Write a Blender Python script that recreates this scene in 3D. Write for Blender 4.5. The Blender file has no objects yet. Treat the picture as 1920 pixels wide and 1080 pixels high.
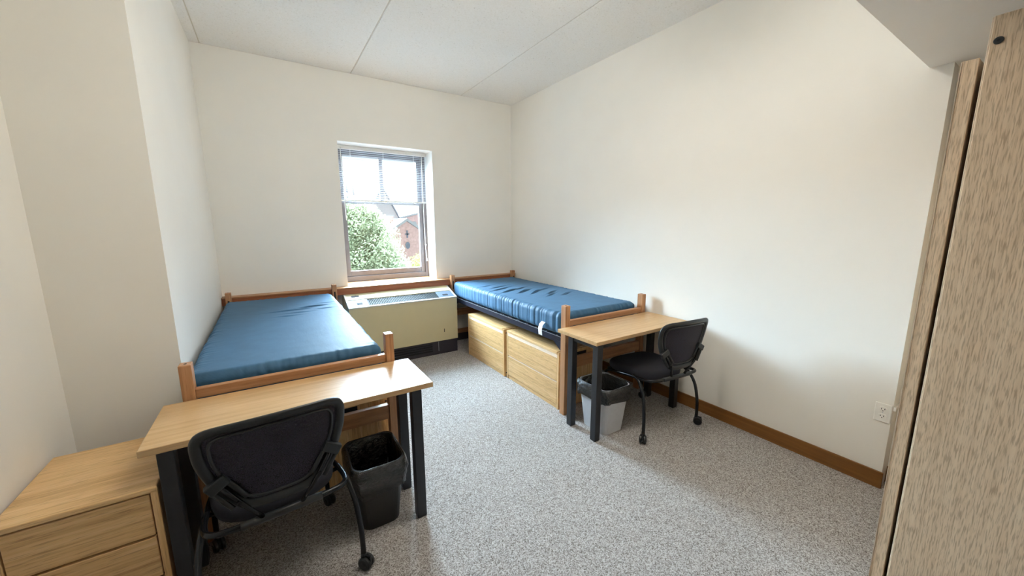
import bpy, bmesh, math, random
from mathutils import Vector, Matrix, noise

random.seed(7)
SC = bpy.context.scene
COL = SC.collection
R = math.radians

# ------------------------------------------------------------------ camera
CAM_H = 1.539
cam = bpy.data.cameras.new('camera')
cam.sensor_width = 36.0
cam.lens = 699.5 / 1920.0 * 36.0
cam.clip_start = 0.02
cam.clip_end = 2000
cam_o = bpy.data.objects.new('camera', cam)
COL.objects.link(cam_o)
_pi, _ya, _ro = R(-9.54), R(32.80), R(-0.156)
fw = Vector((math.sin(_ya) * math.cos(_pi), math.cos(_ya) * math.cos(_pi), math.sin(_pi)))
rt = Vector((math.cos(_ya), -math.sin(_ya), 0))
up = rt.cross(fw)
r2 = rt * math.cos(_ro) + up * math.sin(_ro)
u2 = -rt * math.sin(_ro) + up * math.cos(_ro)
cam_o.matrix_world = Matrix(((r2.x, u2.x, -fw.x, 0), (r2.y, u2.y, -fw.y, 0), (r2.z, u2.z, -fw.z, CAM_H), (0, 0, 0, 1)))
SC.camera = cam_o

# ------------------------------------------------------------------ world, sun, exposure
world = bpy.data.worlds.new('sky')
SC.world = world
world.use_nodes = True
bg = world.node_tree.nodes['Background']
bg.inputs['Color'].default_value = (0.86, 0.93, 1.0, 1)
bg.inputs['Strength'].default_value = 0.8

sun = bpy.data.lights.new('daylight', 'SUN')
sun.energy = 132.0
sun.angle = R(90)
sun.color = (0.62, 0.81, 1.0)
sun_o = bpy.data.objects.new('daylight', sun)
COL.objects.link(sun_o)
_d = Vector((0.05, -math.cos(R(48)), -math.sin(R(48))))   # hazy daylight coming in from beyond the window
sun_o.rotation_euler = _d.to_track_quat('-Z', 'Y').to_euler()
sun_o.location = (1.2, 9, 7)

FILL_GLOW = 10.8                                          # glow of the added, unseen fill light

vs = SC.view_settings
vs.view_transform = 'Standard'
vs.look = 'None'
vs.exposure = 0.92
vs.gamma = 1.0
vs.use_curve_mapping = False
SC.cycles.max_bounces = 14
SC.cycles.diffuse_bounces = 10
SC.cycles.transparent_max_bounces = 24
SC.cycles.use_denoising = True
SC.cycles.sample_clamp_indirect = 6.0


# ------------------------------------------------------------------ materials
def srgb(r, g, b):
    def f(c):
        c /= 255.0
        return c / 12.92 if c <= 0.04045 else ((c + 0.055) / 1.055) ** 2.4
    return (f(r), f(g), f(b), 1)


def new_mat(name):
    m = bpy.data.materials.new(name)
    m.use_nodes = True
    nt = m.node_tree
    return m, nt, nt.nodes['Principled BSDF']


def coords(nt, scale=(1, 1, 1), src='Object'):
    tc = nt.nodes.new('ShaderNodeTexCoord')
    mp = nt.nodes.new('ShaderNodeMapping')
    mp.inputs['Scale'].default_value = scale
    nt.links.new(tc.outputs[src], mp.inputs['Vector'])
    return mp.outputs['Vector']


def noise_tex(nt, vec, scale, detail=4, rough=0.55, dist=0.0):
    n = nt.nodes.new('ShaderNodeTexNoise')
    n.inputs['Scale'].default_value = scale
    n.inputs['Detail'].default_value = detail
    n.inputs['Roughness'].default_value = rough
    n.inputs['Distortion'].default_value = dist
    nt.links.new(vec, n.inputs['Vector'])
    return n.outputs['Fac']


def ramp(nt, fac, stops):
    r = nt.nodes.new('ShaderNodeValToRGB')
    el = r.color_ramp.elements
    while len(el) < len(stops):
        el.new(0.5)
    for e, (p, c) in zip(el, stops):
        e.position = p
        e.color = c
    nt.links.new(fac, r.inputs['Fac'])
    return r.outputs['Color']


def bump(nt, bs, height, strength=0.3, dist=0.01):
    b = nt.nodes.new('ShaderNodeBump')
    b.inputs['Strength'].default_value = strength
    b.inputs['Distance'].default_value = dist
    nt.links.new(height, b.inputs['Height'])
    nt.links.new(b.outputs['Normal'], bs.inputs['Normal'])


def mixc(nt, a, b, fac, mode='MIX'):
    m = nt.nodes.new('ShaderNodeMix')
    m.data_type = 'RGBA'
    m.blend_type = mode
    if isinstance(fac, (int, float)):
        m.inputs[0].default_value = fac
    else:
        nt.links.new(fac, m.inputs[0])
    for s, v in ((6, a), (7, b)):
        if isinstance(v, tuple):
            m.inputs[s].default_value = v
        else:
            nt.links.new(v, m.inputs[s])
    return m.outputs[2]


def flat(name, col, rough=0.5, metal=0.0, var=0.06, nscale=30, bmp=0.0, spec=0.5):
    m, nt, bs = new_mat(name)
    v = coords(nt)
    n = noise_tex(nt, v, nscale, 3)
    lo = tuple(c * (1 - var) for c in col[:3]) + (1,)
    hi = tuple(min(1, c * (1 + var)) for c in col[:3]) + (1,)
    nt.links.new(ramp(nt, n, [(0.3, lo), (0.7, hi)]), bs.inputs['Base Color'])
    bs.inputs['Roughness'].default_value = rough
    bs.inputs['Metallic'].default_value = metal
    bs.inputs['Specular IOR Level'].default_value = spec
    if bmp:
        bump(nt, bs, n, bmp, 0.004)
    return m


def wood(name, axis, dark, mid, light, rough=0.38, fine=1.0, ticks=0.5, tk=(14, 300), th=(0.30, 0.46)):
    """oak laminate: streaks running along the given local axis"""
    m, nt, bs = new_mat(name)
    def sc(a, b):
        s = [b, b, b]
        s['xyz'.index(axis)] = a
        return tuple(s)
    n1 = noise_tex(nt, coords(nt, sc(0.9, 26 * fine)), 1.6, 5, 0.6, 0.4)
    n2 = noise_tex(nt, coords(nt, sc(*tk)), 1.0, 2, 0.5)
    n3 = noise_tex(nt, coords(nt, sc(0.6, 4)), 1.2, 2)
    base = ramp(nt, n1, [(0.28, dark), (0.5, mid), (0.72, light)])
    tick = ramp(nt, n2, [(th[0], (0.55, 0.5, 0.45, 1)), (th[1], (1, 1, 1, 1))])
    c = mixc(nt, base, tick, ticks, 'MULTIPLY')
    c = mixc(nt, c, ramp(nt, n3, [(0.3, (0.88, 0.86, 0.84, 1)), (0.7, (1, 1, 1, 1))]), 0.6, 'MULTIPLY')
    nt.links.new(c, bs.inputs['Base Color'])
    bs.inputs['Roughness'].default_value = rough
    bump(nt, bs, n2, 0.08, 0.001)
    return m


OAK = (srgb(188, 148, 98), srgb(216, 177, 124), srgb(230, 196, 148))
M = {}
for ax in 'xyz':
    M['oak_' + ax] = wood('oak_' + ax, ax, *OAK, 0.38, 1.3, 0.75)
    M['bed_' + ax] = wood('bed_oak_' + ax, ax, srgb(152, 106, 70), srgb(176, 129, 90), srgb(192, 147, 107), 0.42)
    M['red_' + ax] = wood('red_oak_' + ax, ax, srgb(138, 80, 52), srgb(160, 98, 66), srgb(178, 118, 84), 0.42)
M['desk_x'] = wood('desk_laminate', 'x', srgb(184, 146, 100), srgb(196, 160, 114), srgb(204, 170, 126), 0.34, 1.0, 0.35)
M['ward_z'] = wood('wardrobe_oak', 'z', srgb(212, 187, 158), srgb(227, 203, 174), srgb(236, 215, 188), 0.45, 2.6, 0.75, (24, 300), (0.36, 0.52))
M['edge_light'] = flat('pale_edge_band', srgb(226, 206, 184), 0.35)
M['wall'] = flat('cream_wall_paint', srgb(236, 234, 228), 0.55, var=0.012, nscale=3, spec=0.3)
M['white_wall'] = flat('white_paint', srgb(240, 239, 236), 0.5, var=0.01, nscale=4)
M['base_brown'] = wood('brown_base', 'y', srgb(112, 70, 26), srgb(126, 82, 34), srgb(136, 92, 42), 0.45, 1.0, 0.2)
M['base_dark'] = flat('dark_base', srgb(44, 38, 44), 0.5)
M['black_metal'] = flat('black_powder_coat', (0.012, 0.013, 0.017, 1), 0.38, 0.0, 0.1, 60)
M['black_tube'] = flat('black_tube', (0.010, 0.011, 0.014, 1), 0.22, 0.3, 0.05)
M['black_plastic'] = flat('black_plastic', (0.012, 0.014, 0.016, 1), 0.36, 0, 0.08, 80)
M['seat_fabric'] = flat('black_seat_fabric', (0.012, 0.012, 0.018, 1), 0.95, 0, 0.3, 500, 0.3)
M['grey_plastic'] = flat('grey_plastic', srgb(196, 198, 204), 0.45, var=0.03)
M['bin_black'] = flat('bin_black', (0.012, 0.011, 0.011, 1), 0.45)
M['dark_hole'] = flat('dark_hole', (0.006, 0.006, 0.008, 1), 0.8)
M['unit_beige'] = flat('beige_enamel', srgb(194, 183, 148), 0.5, var=0.02, nscale=6, spec=0.3)
M['unit_trim'] = flat('pale_trim_metal', srgb(186, 184, 176), 0.45, 0.0, 0.02)
M['unit_grey'] = flat('grey_lid', srgb(92, 104, 118), 0.5, 0.0, 0.03, spec=0.2)
M['unit_grille'] = flat('dark_grille', srgb(20, 28, 27), 0.6, 0.0, 0.1, spec=0.2)  # bar colour kept dark to stand for shade deep in the grille
M['unit_kick'] = flat('dark_kick', srgb(46, 42, 52), 0.5)
M['frame_bronze'] = flat('bronze_window_frame', srgb(116, 110, 111), 0.4, 0.1, 0.04)
M['frame_dark'] = flat('dark_gasket', srgb(60, 54, 54), 0.5)
M['white_plastic'] = flat('white_plastic', srgb(238, 237, 232), 0.4, var=0.02)
M['steel_rail'] = flat('navy_steel_rail', (0.02, 0.022, 0.04, 1), 0.35, 0.3)
M['steel_light'] = flat('bright_steel', srgb(190, 196, 206), 0.3, 0.8)
M['tag_white'] = flat('white_tag', srgb(238, 240, 240), 0.7)
M['caulk'] = flat('pale_joint_fill', srgb(214, 208, 196), 0.8)
M['door_wood'] = wood('door_veneer', 'z', *OAK)
M['fill_light_metal'] = flat('fill_light_rim', srgb(210, 208, 200), 0.4)

# ceiling planks: speckled white texture coat
m, nt, bs = new_mat('speckled_ceiling')
v = coords(nt)
n = noise_tex(nt, v, 95, 2, 0.6)
nt.links.new(ramp(nt, n, [(0.22, srgb(176, 172, 164)), (0.33, srgb(238, 236, 231)), (0.7, srgb(244, 243, 240))]), bs.inputs['Base Color'])
bs.inputs['Roughness'].default_value = 0.85
bump(nt, bs, noise_tex(nt, v, 140, 3, 0.7), 0.25, 0.006)
M['ceiling'] = m

# carpet: grey beige loop pile, each loop its own shade
m, nt, bs = new_mat('loop_carpet')
v = coords(nt)


def loops(scale, stops):
    vo = nt.nodes.new('ShaderNodeTexVoronoi')
    vo.inputs['Scale'].default_value = scale
    nt.links.new(v, vo.inputs['Vector'])
    sep = nt.nodes.new('ShaderNodeSeparateColor')
    nt.links.new(vo.outputs['Color'], sep.inputs[0])
    return ramp(nt, sep.outputs[0], stops), vo.outputs['Distance']


c1, dist = loops(270, [(0.0, srgb(100, 93, 87)), (0.4, srgb(158, 153, 150)), (1.0, srgb(196, 193, 192))])
c2, _ = loops(150, [(0.0, srgb(190, 187, 184)), (0.5, (0.92, 0.92, 0.92, 1)), (1.0, (1, 1, 1, 1))])
n3 = noise_tex(nt, v, 1.6, 3, 0.6)
c = mixc(nt, c1, c2, 0.55, 'MULTIPLY')
c = mixc(nt, c, ramp(nt, n3, [(0.3, (0.94, 0.93, 0.92, 1)), (0.7, (1, 1, 1, 1))]), 1.0, 'MULTIPLY')
nt.links.new(c, bs.inputs['Base Color'])
bs.inputs['Roughness'].default_value = 0.95
bs.inputs['Specular IOR Level'].default_value = 0.1
bump(nt, bs, dist, -0.12, 0.003)
M['carpet'] = m

# mattress vinyl
m, nt, bs = new_mat('navy_vinyl')
v = coords(nt)
n = noise_tex(nt, v, 9, 4, 0.6)
nt.links.new(ramp(nt, n, [(0.3, (0.040, 0.104, 0.186, 1)), (0.7, (0.050, 0.128, 0.222, 1))]), bs.inputs['Base Color'])
bs.inputs['Roughness'].default_value = 0.6
bs.inputs['Specular IOR Level'].default_value = 0.2
bs.inputs['Sheen Weight'].default_value = 0.1
bs.inputs['Sheen Tint'].default_value = (0.5, 0.75, 1.0, 1)
bs.inputs['Sheen Roughness'].default_value = 0.4
bump(nt, bs, noise_tex(nt, coords(nt, (14, 3, 14)), 2.0, 3, 0.6), 0.12, 0.01)
M['vinyl'] = m

# chair back mesh: dark woven, a little see-through
m, nt, bs = new_mat('chair_mesh')
v = coords(nt)
n = noise_tex(nt, v, 420, 1)
nt.links.new(ramp(nt, n, [(0.35, (0.008, 0.007, 0.014, 1)), (0.7, (0.035, 0.030, 0.055, 1))]), bs.inputs['Base Color'])
bs.inputs['Roughness'].default_value = 0.8
tr = nt.nodes.new('ShaderNodeBsdfTransparent')
mx = nt.nodes.new('ShaderNodeMixShader')
mx.inputs[0].default_value = 0.12
nt.links.new(bs.outputs[0], mx.inputs[1])
nt.links.new(tr.outputs[0], mx.inputs[2])
nt.links.new(mx.outputs[0], nt.nodes['Material Output'].inputs['Surface'])
M['chair_mesh'] = m

# bin liner film
m, nt, bs = new_mat('black_liner_film')
v = coords(nt)
n = noise_tex(nt, v, 26, 5, 0.65, 1.2)
bs.inputs['Base Color'].default_value = (0.012, 0.011, 0.011, 1)
nt.links.new(ramp(nt, n, [(0.3, (0.004, 0.004, 0.005, 1)), (0.7, (0.010, 0.009, 0.008, 1))]), bs.inputs['Base Color'])
bs.inputs['Roughness'].default_value = 0.2
bs.inputs['Specular IOR Level'].default_value = 0.9
bump(nt, bs, n, 0.55, 0.03)
M['liner'] = m

# window glass: clear with a faint reflection
m, nt, bs = new_mat('window_glass')
nt.nodes.remove(bs)
tr = nt.nodes.new('ShaderNodeBsdfTransparent')
tr.inputs[0].default_value = (0.95, 0.97, 0.96, 1)
gl = nt.nodes.new('ShaderNodeBsdfGlossy')
gl.inputs['Roughness'].default_value = 0.02
mx = nt.nodes.new('ShaderNodeMixShader')
mx.inputs[0].default_value = 0.04
nt.links.new(tr.outputs[0], mx.inputs[1])
nt.links.new(gl.outputs[0], mx.inputs[2])
nt.links.new(mx.outputs[0], nt.nodes['Material Output'].inputs['Surface'])
M['glass'] = m

# blind slats: thin white vinyl, partly translucent
m, nt, bs = new_mat('blind_slat')
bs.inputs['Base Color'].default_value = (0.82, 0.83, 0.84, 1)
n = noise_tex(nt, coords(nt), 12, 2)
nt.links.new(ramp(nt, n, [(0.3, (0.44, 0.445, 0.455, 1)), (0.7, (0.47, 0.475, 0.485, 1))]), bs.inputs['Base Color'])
bs.inputs['Roughness'].default_value = 0.4
tl = nt.nodes.new('ShaderNodeBsdfTranslucent')
tl.inputs[0].default_value = (0.75, 0.78, 0.82, 1)
mx = nt.nodes.new('ShaderNodeMixShader')
mx.inputs[0].default_value = 0.03
nt.links.new(bs.outputs[0], mx.inputs[1])
nt.links.new(tl.outputs[0], mx.inputs[2])
nt.links.new(mx.outputs[0], nt.nodes['Material Output'].inputs['Surface'])
M['slat'] = m


def leaf_mat(name, a, b):
    m, nt, bs = new_mat(name)
    n = noise_tex(nt, coords(nt), 1.6, 4, 0.7)
    nt.links.new(ramp(nt, n, [(0.3, a), (0.7, b)]), bs.inputs['Base Color'])
    bs.inputs['Roughness'].default_value = 0.9
    bs.inputs['Specular IOR Level'].default_value = 0.0
    tl = nt.nodes.new('ShaderNodeBsdfTranslucent')
    nt.links.new(ramp(nt, n, [(0.3, a), (0.7, b)]), tl.inputs[0])
    mx = nt.nodes.new('ShaderNodeMixShader')
    mx.inputs[0].default_value = 0.5
    nt.links.new(bs.outputs[0], mx.inputs[1])
    nt.links.new(tl.outputs[0], mx.inputs[2])
    nt.links.new(mx.outputs[0], nt.nodes['Material Output'].inputs['Surface'])
    return m


M['leaf_a'] = leaf_mat('tree_leaf_green', (0.17, 0.20, 0.12, 1), (0.40, 0.41, 0.26, 1))
M['leaf_b'] = leaf_mat('tree_leaf_yellow_green', (0.12, 0.14, 0.04, 1), (0.24, 0.25, 0.075, 1))
M['bark'] = flat('bark', (0.012, 0.010, 0.008, 1), 0.9)
M['brick'] = flat('red_brick', (0.46, 0.29, 0.25, 1), 0.9, var=0.15, nscale=3, spec=0.0)
M['slate'] = flat('grey_slate', (0.14, 0.15, 0.17, 1), 0.9, var=0.1, nscale=2, spec=0.0)
M['pale_stone'] = flat('pale_stone', (0.30, 0.29, 0.28, 1), 0.9, spec=0.0)
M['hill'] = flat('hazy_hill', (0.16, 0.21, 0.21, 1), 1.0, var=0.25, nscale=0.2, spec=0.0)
M['ground'] = flat('lawn_ground', (0.085, 0.085, 0.085, 1), 1.0, var=0.2, nscale=0.5, spec=0.0)


# ------------------------------------------------------------------ mesh helpers
class MB:
    def __init__(s):
        s.v = []
        s.f = []

    def box(s, x0, x1, y0, y1, z0, z1):
        b = len(s.v)
        s.v += [(x0, y0, z0), (x1, y0, z0), (x1, y1, z0), (x0, y1, z0), (x0, y0, z1), (x1, y0, z1), (x1, y1, z1), (x0, y1, z1)]
        s.f += [tuple(b + i for i in q) for q in ((0, 3, 2, 1), (4, 5, 6, 7), (0, 1, 5, 4), (1, 2, 6, 5), (2, 3, 7, 6), (3, 0, 4, 7))]
        return s

    def hexa(s, pts):
        """eight corners, ordered as in box"""
        b = len(s.v)
        s.v += [tuple(q) for q in pts]
        s.f += [tuple(b + i for i in q) for q in ((0, 3, 2, 1), (4, 5, 6, 7), (0, 1, 5, 4), (1, 2, 6, 5), (2, 3, 7, 6), (3, 0, 4, 7))]
        return s

    def loft(s, rings, cap0=True, cap1=True, closed=True):
        b = len(s.v)
        n = len(rings[0])
        for r in rings:
            s.v += [tuple(q) for q in r]
        m = n if closed else n - 1
        for i in range(len(rings) - 1):
            for j in range(m):
                k = (j + 1) % n
                s.f.append((b + i * n + j, b + i * n + k, b + (i + 1) * n + k, b + (i + 1) * n + j))
        if cap0:
            s.f.append(tuple(b + j for j in reversed(range(n))))
        if cap1:
            s.f.append(tuple(b + (len(rings) - 1) * n + j for j in range(n)))
        return s

    def tube(s, pts, rad, seg=10, closed=False, flat=1.0):
        pts = [Vector(q) for q in pts]
        n = len(pts)
        rings = []
        prev = None
        for i, q in enumerate(pts):
            if closed:
                t = pts[(i + 1) % n] - pts[i - 1]
            else:
                t = pts[min(i + 1, n - 1)] - pts[max(i - 1, 0)]
            t.normalize()
            if prev is None:
                a = Vector((0, 1, 0)) if abs(t.y) < 0.9 else Vector((1, 0, 0))
            else:
                a = prev
            a = (a - t * a.dot(t)).normalized()
            prev = a
            c = t.cross(a)
            r = rad[i] if isinstance(rad, (list, tuple)) else rad
            rings.append([q + a * (math.cos(2 * math.pi * k / seg) * r * flat) + c * (math.sin(2 * math.pi * k / seg) * r) for k in range(seg)])
        if closed:
            rings.append(rings[0])
            return s.loft(rings, False, False)
        return s.loft(rings)

    def disc(s, c, axis, r, h, seg=20, round_=0.0):
        """cylinder centred at c along axis ('x','y','z')"""
        i = 'xyz'.index(axis)
        j, k = [q for q in range(3) if q != i]
        prof = [(-h / 2, r - round_), (-h / 2 + round_, r), (h / 2 - round_, r), (h / 2, r - round_)] if round_ else [(-h / 2, r), (h / 2, r)]
        rings = []
        for d, rr in prof:
            ring = []
            for a in range(seg):
                q = [0, 0, 0]
                q[i] = c[i] + d
                q[j] = c[j] + rr * math.cos(2 * math.pi * a / seg)
                q[k] = c[k] + rr * math.sin(2 * math.pi * a / seg)
                ring.append(q)
            rings.append(ring)
        return s.loft(rings)

    def build(s, name, mat, parent=None, bevel=0.0, smooth=False, solid=0.0, subsurf=0):
        me = bpy.data.meshes.new(name)
        me.from_pydata(s.v, [], s.f)
        bm = bmesh.new()
        bm.from_mesh(me)
        bmesh.ops.remove_doubles(bm, verts=bm.verts, dist=1e-6)
        bmesh.ops.recalc_face_normals(bm, faces=bm.faces)
        bm.to_mesh(me)
        bm.free()
        me.materials.append(M[mat])
        if smooth:
            me.polygons.foreach_set('use_smooth', [True] * len(me.polygons))
        o = bpy.data.objects.new(name, me)
        COL.objects.link(o)
        o.parent = parent
        if solid:
            md = o.modifiers.new('solid', 'SOLIDIFY')
            md.thickness = solid
            md.offset = 0
        if bevel:
            md = o.modifiers.new('bevel', 'BEVEL')
            md.width = bevel
            md.segments = 2
            md.limit_method = 'ANGLE'
            md.angle_limit = R(40)
        if subsurf:
            md = o.modifiers.new('sub', 'SUBSURF')
            md.levels = subsurf
            md.render_levels = subsurf
        return o


def catmull(pts, n=8, closed=False):
    P = [Vector(q) for q in pts]
    out = []
    m = len(P)
    rng = m if closed else m - 1
    for i in range(rng):
        if closed:
            a, b, c, d = P[(i - 1) % m], P[i], P[(i + 1) % m], P[(i + 2) % m]
        else:
            a, b, c, d = P[max(i - 1, 0)], P[i], P[i + 1], P[min(i + 2, m - 1)]
        for k in range(n):
            t = k / n
            out.append(0.5 * ((2 * b) + (c - a) * t + (2 * a - 5 * b + 4 * c - d) * t * t + (3 * b - a - 3 * c + d) * t ** 3))
    if not closed:
        out.append(P[-1])
    return out


def tag(o, label, cat, group=None, kind=None):
    o['label'] = label
    o['category'] = cat
    if group:
        o['group'] = group
    if kind:
        o['kind'] = kind
    return o


def thing(name, loc, label, cat, group=None, rz=0.0):
    o = bpy.data.objects.new(name, None)
    o.empty_display_size = 0.1
    COL.objects.link(o)
    o.location = loc
    o.rotation_euler = (0, 0, rz)
    return tag(o, label, cat, group)


def struct(o, label, cat):
    o['kind'] = 'structure'
    o['label'] = label
    o['category'] = cat
    return o


def box(name, mat, x0, x1, y0, y1, z0, z1, parent=None, bevel=0.0):
    return MB().box(x0, x1, y0, y1, z0, z1).build(name, mat, parent, bevel)


def copy_tree(o, parent=None):
    c = o.copy()
    COL.objects.link(c)
    c.parent = parent
    for ch in list(o.children):
        copy_tree(ch, c)
    return c


# ------------------------------------------------------------------ the room shell
XL, XN, XR, YP, YF, ZC = -0.437, -0.847, 2.90, 2.44, 4.52, 3.131
YB = -2.2
WX0, WX1, WZ0, WZ1 = 0.697, 1.761, 0.868, 2.438      # window opening
SOF_Y, SOF_Z = 0.575, 2.322
YC = 0.49                                             # right wall steps back nearer than this

struct(box('floor', 'carpet', XN - 0.3, XR + 0.5, YB - 0.3, YF + 0.4, -0.25, 0), 'grey beige loop pile carpet covering the floor', 'floor')
struct(box('wall_left', 'wall', XN - 0.3, XN, YB, YP, 0, ZC), 'cream painted wall beside the drawer pedestal', 'wall')
struct(box('wall_pier', 'wall', XN - 0.3, XL, YP, YF, 0, ZC), 'cream painted wall projection along the nearer bed', 'wall')
struct(box('wall_right', 'wall', XR, XR + 0.5, YC, YF, 0, ZC), 'long cream painted wall beside the farther bed', 'wall')
struct(box('wall_right_recess', 'wall', XR + 0.11, XR + 0.5, YB, YC, 0, SOF_Z), 'recessed strip of cream wall behind the wardrobe', 'wall')
struct(box('wall_back', 'wall', XN - 0.3, XR + 0.5, YB - 0.3, YB, 0, ZC), 'cream wall behind the viewer', 'wall')
w = MB()
w.box(XN - 0.3, WX0, YF, YF + 0.42, 0, ZC)
w.box(WX1, XR + 0.5, YF, YF + 0.42, 0, ZC)
w.box(WX0, WX1, YF, YF + 0.42, 0, WZ0)
w.box(WX0, WX1, YF, YF + 0.42, WZ1, ZC)
struct(w.build('wall_far', 'wall'), 'cream painted wall with the window', 'wall')
r = MB()                                              # painted lining of the window reveal
r.box(WX0, WX0 + 0.004, YF + 0.001, YF + 0.268, WZ0, WZ1)
r.box(WX1 - 0.004, WX1, YF + 0.001, YF + 0.268, WZ0, WZ1)
r.box(WX0, WX1, YF + 0.001, YF + 0.268, WZ1 - 0.004, WZ1)
struct(r.build('trim_reveal', 'white_wall'), 'white painted lining of the window opening', 'trim')

ceil = struct(box('ceiling', 'caulk', XN - 0.3, XR + 0.5, YB - 0.3, YF + 0.42, ZC + 0.006, ZC + 0.3), 'white speckled plank ceiling with straight joints', 'ceiling')
xs = [XL - 0.42, -0.362, 0.885, 2.165, XR + 0.02]
for a, b in zip(xs[:-1], xs[1:]):
    box('ceiling_plank', 'ceiling', a + 0.004, b - 0.004, SOF_Y, YF + 0.002, ZC, ZC + 0.02, ceil, 0.006)
struct(box('ceiling_soffit', 'white_wall', XN - 0.3, XR + 0.5, YB - 0.3, SOF_Y, SOF_Z, ZC + 0.02), 'lowered cream ceiling over the wardrobe', 'ceiling')

struct(box('baseboard_right', 'base_brown', XR - 0.013, XR, YC - 0.008, YF, 0, 0.102, None, 0.003), 'brown baseboard along the long right wall', 'baseboard')
struct(box('baseboard_recess', 'base_brown', XR + 0.097, XR + 0.11, YB, YC, 0, 0.102, None, 0.003), 'brown baseboard in the recess by the wardrobe', 'baseboard')
struct(box('baseboard_left', 'base_brown', XN, XN + 0.012, YB, YP, 0, 0.102, None, 0.003), 'brown baseboard along the near left wall', 'baseboard')
bf = struct(box('baseboard_far', 'base_dark', XL, XR, YF - 0.014, YF, 0, 0.10, None, 0.003), 'dark baseboard under the window wall', 'baseboard')
box('wood_strip', 'bed_x', XL, XR, YF - 0.02, YF, 0.10, 0.16, bf, 0.002)
t1 = struct(box('trim_sill', 'red_x', XL, XR, 4.415, YF + 0.004, 0.785, 0.852, None, 0.003), 'long reddish wood ledge under the window behind both beds', 'trim')
box('sill_board', 'bed_x', XL, XR, 4.405, YF + 0.002, 0.852, 0.864, t1, 0.003)
box('sill_board', 'bed_x', WX0 + 0.004, WX1 - 0.004, YF + 0.002, YF + 0.272, 0.852, 0.870, t1, 0.003)

# door in the back wall, behind the viewer
d = struct(box('door_1', 'door_wood', -0.2, 0.72, YB, YB + 0.045, 0.005, 2.05, None, 0.003), 'plain oak veneer door behind the viewer', 'door')
MB().tube([(0.62, YB + 0.045, 1.0), (0.62, YB + 0.09, 1.0), (0.52, YB + 0.095, 1.0)], 0.009).build('door_handle', 'steel_light', d, smooth=True)

# ------------------------------------------------------------------ window
FY = YF + 0.268                                       # plane of the frame
win = struct(thing('window_1', ((WX0 + WX1) / 2, FY, WZ0), 'double hung window', 'window'), 'bronze double-hung window with lower pane and blind above', 'window')


def wpart(name, mat, x0, x1, y0, y1, z0, z1, parent=win, bevel=0.003):
    ox, oy, oz = (WX0 + WX1) / 2, FY, WZ0
    return box(name, mat, x0 - ox, x1 - ox, y0 - oy, y1 - oy, z0 - oz, z1 - oz, parent, bevel)


MEET = 1.80
wpart('frame_side', 'frame_bronze', WX0, WX0 + 0.045, FY, FY + 0.12, WZ0, WZ1)
wpart('frame_side', 'frame_bronze', WX1 - 0.045, WX1, FY, FY + 0.12, WZ0, WZ1)
wpart('frame_head', 'frame_bronze', WX0 + 0.045, WX1 - 0.045, FY, FY + 0.12, WZ1 - 0.05, WZ1)
wpart('frame_foot', 'frame_bronze', WX0 + 0.045, WX1 - 0.045, FY, FY + 0.12, WZ0 + 0.002, WZ0 + 0.065)
# lower sash, set toward the room
x0, x1 = WX0 + 0.045, WX1 - 0.045
wpart('lower_sash_stile', 'frame_bronze', x0, x0 + 0.05, FY + 0.02, FY + 0.065, WZ0 + 0.065, MEET + 0.045)
wpart('lower_sash_stile', 'frame_bronze', x1 - 0.05, x1, FY + 0.02, FY + 0.065, WZ0 + 0.065, MEET + 0.045)
wpart('lower_sash_rail', 'frame_bronze', x0 + 0.05, x1 - 0.05, FY + 0.02, FY + 0.065, WZ0 + 0.065, WZ0 + 0.13)
wpart('lower_sash_rail', 'frame_bronze', x0 + 0.05, x1 - 0.05, FY + 0.02, FY + 0.065, MEET, MEET + 0.045)
wpart('pane', 'glass', x0 + 0.045, x1 - 0.045, FY + 0.040, FY + 0.044, WZ0 + 0.125, MEET + 0.005, bevel=0)
# upper sash, further out, with a centre bar
wpart('upper_sash_stile', 'frame_bronze', x0, x0 + 0.05, FY + 0.07, FY + 0.115, MEET, WZ1 - 0.05)
wpart('upper_sash_stile', 'frame_bronze', x1 - 0.05, x1, FY + 0.07, FY + 0.115, MEET, WZ1 - 0.05)
wpart('upper_sash_rail', 'frame_bronze', x0 + 0.05, x1 - 0.05, FY + 0.07, FY + 0.115, WZ1 - 0.095, WZ1 - 0.05)
wpart('upper_sash_rail', 'frame_bronze', x0 + 0.05, x1 - 0.05, FY + 0.07, FY + 0.115, MEET, MEET + 0.045)
wpart('centre_bar', 'frame_bronze', 1.20, 1.245, FY + 0.075, FY + 0.11, MEET + 0.045, WZ1 - 0.095)
wpart('pane', 'glass', x0 + 0.045, x1 - 0.045, FY + 0.090, FY + 0.094, MEET + 0.04, WZ1 - 0.09, bevel=0)

# ------------------------------------------------------------------ venetian blind
BX, BY, BZ = (WX0 + WX1) / 2, FY - 0.05, WZ1
blind = thing('venetian_blind', (BX, BY, BZ), 'white venetian blind half raised in the window recess', 'blind')
hw = (WX1 - WX0) / 2 - 0.014
box('headrail', 'white_plastic', -hw, hw, -0.022, 0.018, -0.046, -0.006, blind, 0.002)
bot = 1.828 - BZ
slat = None
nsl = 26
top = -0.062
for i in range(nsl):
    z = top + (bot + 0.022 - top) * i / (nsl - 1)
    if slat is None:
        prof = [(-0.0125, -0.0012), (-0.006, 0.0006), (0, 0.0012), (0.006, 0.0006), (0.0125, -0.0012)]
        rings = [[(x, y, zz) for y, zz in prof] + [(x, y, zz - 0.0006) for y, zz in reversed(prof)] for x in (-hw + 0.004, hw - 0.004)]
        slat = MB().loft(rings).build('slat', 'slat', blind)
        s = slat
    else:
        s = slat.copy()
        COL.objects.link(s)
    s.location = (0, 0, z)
box('bottom_rail', 'white_plastic', -hw + 0.002, hw - 0.002, -0.0125, 0.0125, bot - 0.008, bot + 0.006, blind, 0.002)
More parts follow.
